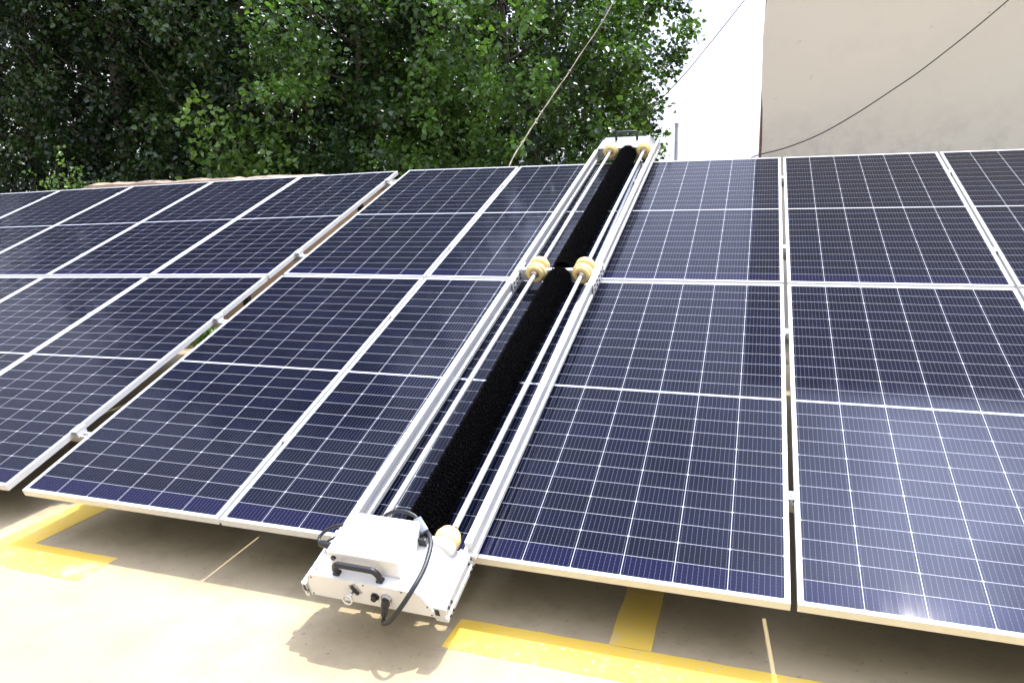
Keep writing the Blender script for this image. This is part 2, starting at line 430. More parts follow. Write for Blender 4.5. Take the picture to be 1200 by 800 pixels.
# ------------------------------------------------------------------ trees
def leaf_mesh(name, C0, D, U, size, tint, mat, parent):
    """C0 base points, D axis, U approx normal, size length; each leaf is two folded quads"""
    n = len(C0)
    D = D/np.linalg.norm(D, axis=1, keepdims=True)
    Sd = np.cross(D, U); Sd /= np.linalg.norm(Sd, axis=1, keepdims=True)+1e-9
    Nn = np.cross(Sd, D)
    s = size[:, None]
    w = .46
    P = np.empty((n, 6, 3))
    P[:, 0] = C0
    P[:, 1] = C0+D*s*.22+Sd*s*w*.92+Nn*s*.10
    P[:, 2] = C0+D*s*.62+Sd*s*w*.70+Nn*s*.06
    P[:, 3] = C0+D*s-Nn*s*.10
    P[:, 4] = C0+D*s*.62-Sd*s*w*.70+Nn*s*.06
    P[:, 5] = C0+D*s*.22-Sd*s*w*.92+Nn*s*.10
    me = bpy.data.meshes.new(name)
    me.vertices.add(n*6); me.vertices.foreach_set('co', P.reshape(-1))
    base = (np.arange(n)*6)[:, None]
    idx = np.concatenate([base+np.array([0, 1, 2, 3]), base+np.array([0, 3, 4, 5])], 1).reshape(-1)
    me.loops.add(n*8); me.loops.foreach_set('vertex_index', idx.astype(np.int32))
    me.polygons.add(n*2); me.polygons.foreach_set('loop_start', (np.arange(n*2)*4).astype(np.int32))
    try: me.polygons.foreach_set('loop_total', np.full(n*2, 4, np.int32))
    except Exception: pass
    me.update(calc_edges=True)
    at = me.attributes.new('tint', 'FLOAT', 'POINT'); at.data.foreach_set('value', np.repeat(tint, 6).astype(np.float32))
    me.materials.append(mat); me.validate()
    o = bpy.data.objects.new(name, me); COL.objects.link(o); o.parent = parent
    return o

def unit(v): return v/(np.linalg.norm(v, axis=-1, keepdims=True)+1e-9)

def sprays(starts, dirs, lens, per, size, seed, bright):
    """leaves along twigs"""
    r = np.random.default_rng(seed); n = len(starts)
    t = r.random((n, per))**.8
    droop = np.zeros((n, per, 3)); droop[..., 2] = -(t**2)*lens[:, None]*.22
    pos = starts[:, None]+dirs[:, None]*(t*lens[:, None])[..., None]+droop
    off = r.normal(0, 1, (n, per, 3))*(size*.85)
    pos = pos+off
    D = unit(off*.8/size+r.normal(0, .5, (n, per, 3))+np.array([0, 0, -.45])+dirs[:, None]*.5)
    U = unit(r.normal(0, .75, (n, per, 3))+np.array([.1, -.25, .8]))
    sz = size*r.uniform(.7, 1.25, (n, per))
    ti = np.clip(bright[:, None]+r.normal(0, .16, (n, per)), 0, 1)
    return pos.reshape(-1, 3), D.reshape(-1, 3), U.reshape(-1, 3), sz.reshape(-1), ti.reshape(-1)

def tree(x, y, h, rad, seed, mat, label, name='poplar_tree', ntw=330, per=46, lsize=.088, low=1.0, tone=.45, top=True, squash=1.0, ph=0.0, xlim=None):
    root = empty(name, Matrix.Translation((x, y, 0)), label, 'tree', 'poplar trees behind the panels')
    r = np.random.default_rng(seed)
    # trunk and limbs
    m = MB(); lean = r.uniform(-.25, .25, 2)
    tp = [(lean[0]*k/8*1.2+.05*math.sin(k*1.3+seed), lean[1]*k/8+.05*math.cos(k*1.7+seed), h*.93*k/8) for k in range(9)]
    m.tube(tp, .05+.011*h, 9, r1=.02)
    limbs = []
    nl = 26
    for i in range(nl):
        z0 = low*.6+(h*.82-low*.6)*(i+.3)/nl; a = i*2.39996+seed
        k = z0/(h*.93)*8; k0 = min(7, int(k)); f = k-k0
        b = Vector(tp[k0]).lerp(Vector(tp[k0+1]), f)
        R_ = rad*(.95 if z0 < h*.55 else .95*(1-(z0/h-.55)*1.5))*r.uniform(.7, 1.0)
        e = b+Vector((math.cos(a)*R_, math.sin(a)*R_*squash, R_*r.uniform(.35, .9)))
        if xlim: e.x = min(e.x, 1.7)
        mid = b.lerp(e, .5)+Vector((0, 0, -R_*.10))
        cv = curve([b, mid, e], 5); m.tube(cv, .035*(1-z0/h)+.014, 6, r1=.006); limbs.append(cv)
    m.build('trunk', M['bark'], root, True)
    # twigs: low, visible region dense with small leaves; the high crown coarser
    def twigs(n, zlo, zhi, ln):
        z = r.uniform(zlo, zhi, n); a = r.uniform(0, 2*np.pi, n)
        prof = np.where(z < h*.6, 1.0, np.sqrt(np.clip(1-((z-h*.6)/(h*.42))**2, .03, 1)))
        lob = 1+.20*np.sin(3*a+z*1.3+ph)+.14*np.sin(7*a-z*2.1+ph*2)+.12*np.sin(z*3.1+ph)
        rr = rad*prof*lob*(.22+.78*np.sqrt(r.random(n)))
        st = np.stack([np.cos(a)*rr, np.sin(a)*rr*squash, z], 1)
        d = unit(np.stack([np.cos(a), np.sin(a)*squash, np.full(n, .75)], 1)+r.normal(0, .35, (n, 3)))
        L_ = ln*r.uniform(.6, 1.35, n)
        # clump tone: whole sprays lighter or darker, sunlit clumps painted into leaf colour
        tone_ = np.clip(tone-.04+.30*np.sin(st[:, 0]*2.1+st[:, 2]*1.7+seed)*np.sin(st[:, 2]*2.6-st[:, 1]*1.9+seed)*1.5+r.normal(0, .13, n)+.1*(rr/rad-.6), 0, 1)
        return st, d, L_, tone_
    parts = []
    zl = min(h*.95, 6.6)
    st, d, L_, tn = twigs(ntw, low, zl, .75)
    parts.append(sprays(st, d, L_, per, lsize, seed+1, tn))
    tw = MB()
    for i in range(0, ntw, 2):
        if xlim and st[i][0]+d[i][0]*L_[i] > 2.2: continue
        a = Vector(st[i]); e = a+Vector(d[i])*float(L_[i])*.95-Vector((0, 0, float(L_[i])*.2)); b0 = a-Vector(d[i])*.35
        tw.tube([b0, a, e], .009, 3, r1=.003)
    tw.build('branches', M['bark'], root, kind='stuff')
    if top and h > 7:
        st, d, L_, tn = twigs(int(ntw*.11*(h-zl)), zl-.3, h, .95)
        parts.append(sprays(st, d, L_, 24, lsize*1.9, seed+2, tn))
    A = [np.concatenate(q) for q in zip(*parts)]
    if xlim is not None:
        zz = A[0][:, 2]; keep = A[0][:, 0] < np.interp(zz, [0, 2.2, 2.9, 3.6, 3.9, 4.3, 5, 12], xlim)+.13*np.sin(zz*6.0)+.07*np.sin(zz*17+A[0][:, 1]*3)
        A = [q[keep] for q in A]
    leaf_mesh('crown', A[0], A[1], A[2], A[3], A[4], mat, root)
    return root

tree(-4.15, 10.0, 6.7, 2.5, 3, M['leaf_a'], 'light green poplar at the right end of the tree row, against the white sky', tone=.55, ntw=1000, ph=.6, low=1.2, xlim=[2.3, 2.35, 2.5, 2.95, 2.9, 2.75, 2.9, 3])
tree(-7.1, 9.6, 7.2, 2.4, 5, M['leaf_a'], 'mid green poplar second from the right end of the tree row', tone=.38, ntw=600, low=.9)
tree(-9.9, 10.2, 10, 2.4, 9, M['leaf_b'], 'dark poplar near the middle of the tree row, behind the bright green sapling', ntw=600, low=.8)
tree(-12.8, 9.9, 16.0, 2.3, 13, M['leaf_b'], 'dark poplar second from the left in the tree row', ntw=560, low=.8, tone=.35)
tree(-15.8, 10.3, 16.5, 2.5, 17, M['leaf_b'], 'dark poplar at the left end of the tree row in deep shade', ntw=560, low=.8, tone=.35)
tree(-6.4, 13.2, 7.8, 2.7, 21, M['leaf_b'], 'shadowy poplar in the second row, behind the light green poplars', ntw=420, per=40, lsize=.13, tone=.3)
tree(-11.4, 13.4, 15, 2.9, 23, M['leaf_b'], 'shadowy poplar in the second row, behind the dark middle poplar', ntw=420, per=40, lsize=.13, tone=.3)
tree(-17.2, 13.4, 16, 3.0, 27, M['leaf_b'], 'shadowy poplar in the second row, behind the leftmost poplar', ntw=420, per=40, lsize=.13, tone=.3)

# sapling with larger bright leaves in front of the dark trees
root = empty('poplar_sapling', Matrix.Translation((-8.0, 7.7, 0)), 'small poplar sapling with bright green leaves in front of the dark trees', 'tree')
r = np.random.default_rng(31); m = MB(); st = []; dr = []
for i in range(15):
    a = r.uniform(0, 6.28); rr = r.uniform(.1, 1.35); zt = r.uniform(2.0, 3.5)-.5*max(0, rr-.5)
    e = Vector((math.cos(a)*rr*1.1, math.sin(a)*rr*.6, zt)); c = curve([(0, 0, .1), (e.x*.35, e.y*.35, zt*.55), e], 5)
    m.tube(c, .018, 5, r1=.004)
    for k in range(8):
        q = c[min(len(c)-1, 5+k % 6)]; st.append(q); dr.append(((e-Vector((0, 0, 1.2))).normalized()*.5+Vector(r.normal(0, .55, 3))+Vector((0, 0, .45))).normalized())
m.build('stems', M['bark'], root, True)
st = np.array([list(v) for v in st]); dr = np.array([list(v) for v in dr])
A = sprays(st, dr, r.uniform(.25, .6, len(st)), 13, .10, 33, np.clip(r.normal(.5, .2, len(st)), 0, 1))
leaf_mesh('crown', *A, M['leaf_c'], root)

def bushy(name, x, y, z0, w, h, n, lsize, seed, label, cat, group=None, mat='leaf_c', depth=.4):
    root = empty(name, Matrix.Translation((x, y, z0)), label, cat, group)
    r = np.random.default_rng(seed); m = MB(); st = []; dr = []
    for i in range(n):
        bx, by = r.uniform(-w/2, w/2), r.uniform(-depth/2, depth/2)
        hh = h*r.uniform(.55, 1.0)*(1-.45*abs(bx)/(w/2))
        e = Vector((bx*1.25+r.normal(0, .08), by+r.normal(0, .06), hh)); c = curve([(bx*.5, by*.5, 0), (bx*.9, by, hh*.55), e], 4)
        m.tube(c, .006, 4, r1=.002)
        for k in range(4): st.append(list(c[max(1, len(c)-1-k*2)])); dr.append([r.normal(0, .6), r.normal(0, .6), .6])
    m.build('stems', M['bark'], root, kind='stuff')
    st = np.array(st); dr = unit(np.array(dr))
    A = sprays(st, dr, np.full(len(st), h*.12), 9, lsize, seed, np.clip(r.normal(.55, .2, len(st)), 0, 1))
    leaf_mesh('foliage', *A, M[mat], root)
bushy('shrub', -10.05, 6.25, 0, 1.5, 2.42, 60, .055, 41, 'yellow-green shrub whose top shows over the earth wall at the far left', 'shrub')
bushy('fern', -11.15, 6.25, 0, .35, 2.5, 9, .05, 43, 'thin fern-like shoot above the wall at the extreme left of the shrub', 'plant')
bushy('weed', -6.85, 4.75, 0, .55, .5, 16, .05, 45, 'leafy weed by the wall foot seen through the gap, farther from the camera', 'weed', 'weeds behind the panels')
bushy('weed', -6.25, 4.25, 0, .45, .32, 14, .05, 47, 'low leafy weed seen through the gap between the arrays, nearer the bare ground', 'weed', 'weeds behind the panels')

# ------------------------------------------------------------------ chimney pipe, wires
m = MB(); m.lathe([(0, .055), (3.66, .055), (3.661, .068), (3.70, .068), (3.701, .052), (3.74, .052), (3.741, .078), (3.77, .078), (3.80, .0)], (-2.52, 20, 0), (0, 0, 1), 16)
tag(m.build('chimney_pipe', M['pipe'], None, 'auto'), 'thin blue-grey metal chimney pipe standing against the white sky', 'chimney')

m = MB(); rp_ = curve([(-2.44, 4.34, 1.80), (-2.45, 4.5, 1.96), (-2.50, 5.3, 2.32), (-2.50, 6.0, 2.68), (-2.38, 6.9, 3.28), (-2.12, 8.0, 4.24), (-2.35, 9.0, 5.0), (-3.2, 10.0, 5.9)], 10)
m.tube(rp_, .0055, 6); m.tube([p+Vector((.006*math.sin(i*.9), 0, .006*math.cos(i*.9))) for i, p in enumerate(rp_)], .004, 5)
for q in (rp_[16], rp_[24], rp_[27], rp_[38]): m.lathe([(-.028, 0), (-.02, .012), (0, .02), (.02, .012), (.028, 0)], q, (.1, .8, .5), 8)
tag(m.build('twine', M['rope'], None, True), 'knotted pale twine running from the top edge of the array up into the trees', 'rope')
m = MB(); m.tube(curve([(-3.4, 9.2, 1.9), (-2.3, 9.1, 2.45), (-1.41, 9, 3.22), (-.94, 9, 3.74), (-.47, 9, 4.3), (-.19, 9, 4.66)], 8), .007, 5)
tag(m.build('thin_wire', M['pale_wire'], None, True), 'thin grey wire stretched across the white sky from the tree to the building', 'wire')
m = MB(); m.tube(curve([(-.55, 4.9, 1.3), (-.42, 5.6, 1.72), (-.33, 6.1, 1.92), (-.22, 6.38, 2.03), (.10, 6.4, 2.11), (.43, 6.4, 2.235), (.76, 6.4, 2.42), (1.1, 6.4, 2.645), (1.44, 6.4, 2.89), (2.06, 6.42, 3.42), (2.9, 6.58, 4.25)], 8), .0062, 6)
tag(m.build('black_cable', M['wire'], None, True), 'sagging black cable running up across the beige building wall', 'cable')

# ------------------------------------------------------------------ solar panels
TILT = R(21)
M0 = Matrix.Translation((0, 0, .26)) @ Matrix.Rotation(TILT, 4, 'X')          # u across, v up the slope, w off the glass
G, GM = .017, .0268
def frame_mesh(top):
    m = MB(); T = .035; lip = .0095; b = m.b
    def ring(x0, y0, x1, y1, z): return [b.verts.new(p) for p in ((x0, y0, z), (x1, y0, z), (x1, y1, z), (x0, y1, z))]
    ch = .0012
    rs = [ring(0, 0, PW, PH, -T), ring(0, 0, PW, PH, -ch), ring(ch, ch, PW-ch, PH-ch, 0), ring(lip, lip, PW-lip, PH-lip, 0), ring(lip, lip, PW-lip, PH-lip, -.006),
          ring(.002, .002, PW-.002, PH-.002, -.0062), ring(.002, .002, PW-.002, PH-.002, -T+.002), ring(.03, .03, PW-.03, PH-.03, -T+.002), ring(.03, .03, PW-.03, PH-.03, -T)]
    for A, B in zip(rs, rs[1:]+rs[:1]):
        for i in range(4): b.faces.new((A[i], A[(i+1) % 4], B[(i+1) % 4], B[i]))
    return m
def make_panel():
    root = empty('solar_panel', Matrix.Identity(4), 'x', 'solar panel', 'solar panels of the tilted arrays')
    frame_mesh(True).build('frame', M['alu'], root)
    m = MB(); m.box(.0096, PW-.0096, .0096, PH-.0096, -.0055, -.0020)
    m.build('glass', M['cells'], root)
    m = MB(); m.box(PW/2-.06, PW/2+.06, PH/2-.03, PH/2+.03, -.024, -.0057, .003)
    m.build('junction_box', M['black_plastic'], root)
    return root
proto = make_panel(); used = [False]
def put_panel(mat, label, group):
    o = proto if not used[0] else copy_tree(proto); used[0] = True
    o.matrix_world = mat; o['label'] = label; o['group'] = group
gr = 'panels of the right-hand array'
LM = {(-2, 0): 'lower solar panel at the left end of the near array, beside the diagonal gap',
      (-1, 0): 'lower solar panel partly under the left rail of the cleaning robot',
      (0, 0): 'lower solar panel directly right of the cleaning robot, above the yellow T marking',
      (1, 0): 'lower solar panel with the bright sun glare near its bottom edge',
      (2, 0): 'lower solar panel showing only a sliver at the right picture edge',
      (-2, 1): 'upper solar panel at the left end of the near array, where the twine begins',
      (-1, 1): 'upper solar panel left of the robot brush, crossed by its upper left rail',
      (0, 1): 'upper solar panel right of the robot, reflecting sky and a dark building strip',
      (1, 1): 'dark upper solar panel in front of the beige wall, second from the right edge',
      (2, 1): 'dark upper solar panel cut off by the right picture edge'}
for i in range(-2, 3):
    xr = i*(PW+G)+(.0046 if i > 0 else 0); xl = xr-PW
    for j in range(2):
        put_panel(M0 @ Matrix.Translation((xl, j*(PH+GM)+random.uniform(-.0015, .0015), random.uniform(-.001, .001))), LM[(i, j)], gr)
# far-left array: its own, very slightly rolled plane
ax = Vector((1, -.0115, .0252)).normalized(); ay = Vector((.0115, 1, .0063)); ay = (ay-ax*ay.dot(ax)).normalized(); az = ax.cross(ay)
MA = M0 @ Matrix(((ax.x, ay.x, az.x, -3.562), (ax.y, ay.y, az.y, .0569), (ax.z, ay.z, az.z, -.0507), (0, 0, 0, 1)))
LA = {(0, 0): 'lower solar panel of the left array, right column along the diagonal gap',
      (1, 0): 'lower solar panel of the left array, second column from the gap',
      (2, 0): 'lower solar panel of the left array, a small corner at the left picture edge',
      (0, 1): 'upper solar panel of the left array, right column, with a white cloud reflection',
      (1, 1): 'upper solar panel of the left array, second column from the gap',
      (2, 1): 'upper solar panel of the left array, third column from the gap',
      (3, 1): 'upper solar panel of the left array, fourth column, under the shrub',
      (4, 1): 'upper solar panel of the left array at the far top left corner'}
gl = 'panels of the left-hand array'
for (i, j), lab in LA.items():
    put_panel(MA @ Matrix.Translation((-.0845-i*(PW+.02)-PW, j*(PH+GM), random.uniform(-.001, .001))), lab, gl)

# ------------------------------------------------------------------ racks
def rack(name, Mx, x0, x1, railv, clampx, label, endx=None, proud=.10):
    root = empty('mounting_rack', Mx, label, 'rack', 'racks under the arrays')
    for v in railv:
        m = MB(); m.prism([(v-.02, -.0355), (v-.02, -.076), (v+.02, -.076), (v+.02, -.0355), (v+.008, -.0355), (v+.008, -.05), (v-.008, -.05), (v-.008, -.0355)], x0, x1, 'yzx')
        m.build('rail', M['rail_alu'], root)
    up = Mx.to_3x3().inverted() @ Vector((0, 0, 1))
    n = max(2, int((x1-x0)/2.2)+1)
    for i in range(n):
        x = x0+.35+(x1-x0-.7)*i/(n-1)
        m = MB(); m.box(x-.02, x+.02, .25, 4.45, -.117, -.077); m.build('rafter', M['galv'], root)
        for v in (.55, 2.3, 4.2):
            top = Vector((x+.045, v, -.09)); w = Mx @ top; ln = w.z-.006
            a = top-up*ln
            zx = Matrix.Translation(a) @ Matrix.Rotation(-TILT, 4, 'X')
            m = MB(); m.box(-.022, .022, -.022, .022, 0, ln, mat=zx); m.box(-.08, .08, -.08, .08, 0, .008, mat=zx)
            m.build('post', M['dark_steel'], root)
    for (x, v, kind) in clampx:
        m = MB()
        if kind == 'mid':
            w = .0185; m.box(x-w, x+w, v-.022, v+.022, .0012, .0052, .001); m.box(x-.0055, x+.0055, v-.02, v+.02, -.036, .0012)
            m.lathe([(.0052, .0), (.0052, .007), (.011, .007), (.011, .004), (.008, .004), (.008, 0)], (x, v, 0), (0, 0, 1), 8)
        else:   # end clamp: Z shaped bracket gripping the last frame, standing on the rail
            m.prism([(x-.012, .0012), (x+.032, .0012), (x+.032, -.036), (x+.027, -.036), (x+.027, -.004), (x-.0, -.004), (x-.0, -.0005), (x-.012, -.0005)][::-1], v-.03, v+.03, 'xzy')
            m.box(x+.001, x+.026, v-.03, v+.03, -.0355, -.031)
            m.box(x-.010, x+.034, v-.033, v+.033, .0014, .0062, .001)
            m.lathe([(.006, 0), (.006, .008), (.014, .008), (.014, 0)], (x+.014, v, 0), (0, 0, 1), 6)
        m.build('clamp', M['galv' if kind == 'x' else 'alu'], root)
    return root
seam = lambda i: i*(PW+G)+G/2+(.0023 if i >= 0 else 0)
RV = (.52, 1.76, 2.78, 4.1)
cl = []
for v in RV:
    for i in (-2, -1, 0, 1): cl.append((seam(i) if i < 1 else seam(1)+.0025, v+random.uniform(-.02, .02), 'mid'))
rack('near', M0, -3.47, 2.34, RV, cl, 'aluminium and steel rack carrying the right-hand array of solar panels')
RA = (.452, 1.674, 2.704, 4.33)
cl = [(-.0845, v, 'end') for v in RA]
for v in RA:
    for i in (1, 2, 3, 4): cl.append((-.0845-i*(PW+.02)+.01, v, 'mid'))
rack('far', MA, -5.95, -.0, RA, cl, 'aluminium and steel rack carrying the left-hand array, its rail ends in the gap')
# short rail couplers reaching across the gap between the arrays
# ------------------------------------------------------------------ cleaning robot
MR = M0 @ Matrix.Translation((-1.363, 0, 0)) @ Matrix.Rotation(-.0125, 4, 'Z')
rob = empty('cleaning_robot', MR, 'long white panel-cleaning robot with black roller brushes lying across both rows of panels', 'robot')
def P(name, m, mat, parent=None, smooth=False): return m.build(name, M[mat], parent or rob, smooth)

VJ = 2.19        # joint between lower and upper segment
def rail_prof(xc, w=.029, z0=.022, z1=.112):
    h = w/2; gdep = .006
    return [(xc-h, z0), (xc+h, z0), (xc+h, z0+.022), (xc+h-gdep, z0+.024), (xc+h-gdep, z1-.026), (xc+h, z1-.024), (xc+h, z1), (xc-h, z1), (xc-h, z1-.024), (xc-h+gdep, z1-.026), (xc-h+gdep, z0+.024), (xc-h, z0+.022)]
for sx, x_ in ((-1, -.254), (1, .254)):
    for a, b, dz in ((-.03, VJ-.02, 0), (VJ-.02+.002, 4.62, .002)):
        m = MB(); pr = [(px_, pz+dz) for px_, pz in rail_prof(x_)]
        m.prism(pr, a, b, 'xzy'); P('side_rail', m, 'rail_alu')
# splice plates with rows of bolts
for sx in (-1, 1):
    for face in (-1, 1):
        xx = sx*.254+face*.017
        m = MB(); m.box(xx-.0022, xx+.0022, VJ-.16, VJ+.14, .045, .100, .0008); sp = P('splice_plate', m, 'alu')
        for k in range(5):
            for z in (.058, .087):
                v = VJ-.13+k*.06; m = MB()
                m.lathe([(0, 0), (0, .0085), (.005, .0085), (.005, .005), (.003, .005), (.003, 0)], (xx+face*.0022, v, z), (face, 0, 0), 8)
                P('bolt', m, 'dark_steel', sp)
# crossbar: C section standing across the middle
m = MB(); m.box(-.235, .235, VJ-.004, VJ, .040, .1135); m.box(-.235, .235, VJ-.004, VJ+.030, .1136, .1175, .0008); m.box(-.235, .235, VJ+.001, VJ+.028, .040, .044)
P('crossbar', m, 'rail_alu')

def roller(v0, x, z=.112, sgn=1, r=.065):
    """stepped yellow nylon guide roller seen end on; v0 is the face against the bar, sgn the way it points"""
    m = MB(); m.lathe([(0, .012), (0, r*.86), (.004, r*.93), (.012, r), (.034, r), (.040, r*.95), (.043, r*.86), (.050, r*.86), (.052, r*.82), (.056, r*.82), (.060, r*.76), (.062, r*.55), (.058, r*.50), (.050, r*.46), (.050, .012)], (x, v0, z), (0, sgn, 0), 36)
    o = P('roller', m, 'nylon', None, 'auto')
    m = MB(); m.lathe([(.046, 0), (.046, .024), (.060, .024), (.062, .018), (.066, .018), (.066, 0)], (x, v0, z), (0, sgn, 0), 18); P('bearing', m, 'steel', o, 'auto')
XL, XR = -.117, .178
for x in (XL, XR):
    roller(VJ-.006, x, sgn=-1); roller(VJ+.032, x, sgn=1)
    roller(4.585, x, sgn=-1)
    roller(-.034, x-.018*(1 if x > 0 else 0), z=.088, sgn=1, r=.050)
    for a, b in ((.03, VJ-.06), (VJ+.09, 4.53)):
        m = MB(); m.lathe([(0, 0), (0, .0122), (b-a, .0122), (b-a, 0)], (x, a, .112), (0, 1, 0), 20)
        P('drive_shaft', m, 'rail_alu', None, 'auto')

# brushes: opaque core plus bristle tufts wound in a helix
def brush(v0, v1, x, z, r, pitch, tuft, seed):
    m = MB(); prof = [(0, 0), (0, .03)]; L_ = v1-v0; n = int(L_/pitch)
    prof.append((.006, r*.80))
    for i in range(n): prof += [(.006+(i+.25)*pitch, r*.87), (.006+(i+.75)*pitch, r*.80)]
    prof += [(L_-.004, r*.8), (L_, .03), (L_, 0)]
    m.lathe(prof, (x, v0, z), (0, 1, 0), 32); o = P('brush', m, 'core', None, True)
    q = np.random.default_rng(seed); N = int(L_/pitch*tuft)
    t = np.arange(N)/tuft; a = t*2*np.pi+q.normal(0, .03, N); v = v0+.01+(L_-.02)*np.clip(t*pitch/L_, 0, 1)+q.normal(0, pitch*.09, N)
    v = np.clip(v, v0, v1)
    r1 = r*q.uniform(.97, 1.02, N)
    z1 = z+np.sin(a)*r1; z1 = np.maximum(z1, .0035)
    x1 = x+np.cos(a)*r1
    base = np.stack([x+np.cos(a)*r*.7, v, z+np.sin(a)*r*.7], 1); base[:, 2] = np.maximum(base[:, 2], .004)
    tip = np.stack([x1, v+q.normal(0, .004, N), z1], 1)
    tan = np.stack([-np.sin(a), q.normal(0, .3, N), np.cos(a)], 1)*.0022
    Pp = np.stack([base-tan, base+tan, tip+tan*.4, tip-tan*.4], 1)
    me = bpy.data.meshes.new('bristles'); me.vertices.add(N*4); me.vertices.foreach_set('co', Pp.reshape(-1))
    me.loops.add(N*4); me.loops.foreach_set('vertex_index', np.arange(N*4, dtype=np.int32))
    me.polygons.add(N); me.polygons.foreach_set('loop_start', (np.arange(N)*4).astype(np.int32))
    me.update(calc_edges=True); me.validate(); me.materials.append(M['bristle'])
    b = bpy.data.objects.new('bristles', me); COL.objects.link(b); b.parent = o; b['kind'] = 'stuff'
brush(.0, VJ-.015, .035, .084, .080, .022, 110, 5)
brush(VJ+.035, 4.60, .035, .084, .078, .016, 80, 6)

m = MB(); m.lathe([(-.036, 0), (-.036, .036), (-.030, .043), (-.022, .046), (0, .046), (0, 0)], (XR-.018, -.037, .088), (0, 1, 0), 32); P('roller_cover', m, 'white_paint', None, 'auto')
# lower drive housing
lowp = [(-.292, .0), (-.292, .072), (-.272, .112), (-.262, .117), (.155, .117), (.168, .112), (.198, .060), (.213, .0)]
def shell(prof, v0, v1, th=.003):
    """folded sheet cover: outer skin only with thickness, open underneath"""
    m = MB(); inner = []
    c = Vector((sum(p[0] for p in prof)/len(prof), .03))
    for p in prof:
        d = (Vector(p)-c); d = d.normalized()*th if d.length else d
        inner.append((p[0]-d.x, max(p[1]-abs(d.y) if p[1] > .01 else p[1], 0)))
    m.prism(list(prof)+inner[::-1], v0, v1, 'xzy'); return m
m = shell(lowp, -.285, -.028); cov = P('housing', m, 'white_paint')
fp = [(-.288, .004), (-.288, .071), (-.270, .108), (-.262, .1135), (.153, .1135), (.165, .109), (.195, .058), (.209, .004)]
m = MB(); m.prism(fp, -.2835, -.2815, 'xzy'); fpl = P('end_plate', m, 'white_paint')
m = MB(); m.prism([(a, b) for a, b in fp], -.037, -.0345, 'xzy'); P('inner_plate', m, 'rail_alu')
for (a, b) in ((-.28, .012), (-.265, .10), (.188, .052), (.198, .012), (-.05, .106), (.10, .106)):
    m = MB(); m.lathe([(0, 0), (0, .0035), (.002, .0028), (.002, 0)], (a, -.2835, b), (0, -1, 0), 8); P('screw', m, 'dark_steel', fpl)
for (a, b) in ((-.25, -.06), (-.25, -.26), (.14, -.06), (.14, -.26)):
    m = MB(); m.lathe([(0, 0), (0, .0035), (.002, .0028), (.002, 0)], (a, b, .117), (0, 0, 1), 8); P('screw', m, 'dark_steel', cov)
# rail extensions left and right of the housing (slotted profile, dark boxes standing in for shade of the hollow ends)
for x0, x1, vv in ((.216, .262, -.292), (-.312, -.294, -.292)):
    m = MB(); m.prism([(x0, .0), (x1, .0), (x1, .018), (x1-.008, .020), (x1-.008, .036), (x1, .038), (x1, .066), (x0, .070)], vv, -.03, 'xzy')
    e = P('slotted_profile', m, 'rail_alu')
    m = MB(); m.box(min(x0, x1)+.004, min(x0, x1)+(.020 if x0 > 0 else .014), vv-.0015, vv+.001, .030, .058); P('cavity_shade', m, 'black_plastic', e)
    if x0 > 0:
        for k in (-.27, -.245, -.075, -.05):
            for z in (.010, .052): m = MB(); m.lathe([(0, 0), (0, .006), (.004, .006), (.004, 0)], (x1, k, z), (1, 0, 0), 8); P('bolt', m, 'dark_steel', e)
# eye bolt, socket, plug
m = MB(); m.box(-.103, -.070, -.286, -.2836, .055, .104, mat=Matrix.Translation((-.0865, 0, .08)) @ Matrix.Rotation(R(-28), 4, 'Y') @ Matrix.Translation((.0865, 0, -.08)))
P('latch_plate', m, 'steel', fpl)
m = MB(); m.box(-.098, -.086, -.292, -.2862, .055, .098, .002, mat=Matrix.Translation((-.0865, 0, .08)) @ Matrix.Rotation(R(-28), 4, 'Y') @ Matrix.Translation((.0865, 0, -.08)))
P('latch_strip', m, 'black_plastic', fpl)
m = MB(); ring = [(-.106+.018*math.cos(a), -.318+.004*math.sin(a), .058+.018*math.sin(a)) for a in [2*math.pi*i/24 for i in range(24)]]
m.tube(ring, .0045, 8, True); m.tube([(-.094, -.292, .072), (-.100, -.318, .070)], .005, 8); P('eye_bolt', m, 'steel', fpl, True)
m = MB(); m.lathe([(0, 0), (0, .016), (.006, .016), (.006, .011), (.018, .011), (.020, .008), (.020, 0)], (-.012, -.2836, .060), (0, -1, 0), 16); P('toggle_switch', m, 'black_plastic', fpl, 'auto')
m = MB(); m.lathe([(0, 0), (0, .021), (.004, .021), (.004, .017), (.012, .017), (.012, 0)], (.034, -.2836, .062), (0, -1, 0), 18); P('socket', m, 'steel', fpl, 'auto')
m = MB(); pd = Vector((-.05, -.55, -.83)).normalized(); m.lathe([(0, 0), (0, .015), (.022, .016), (.026, .0125), (.055, .0115), (.060, .007), (.072, .006), (.072, 0)], (.034, -.292, .062), pd, 16); P('plug', m, 'black_plastic', fpl, 'auto')

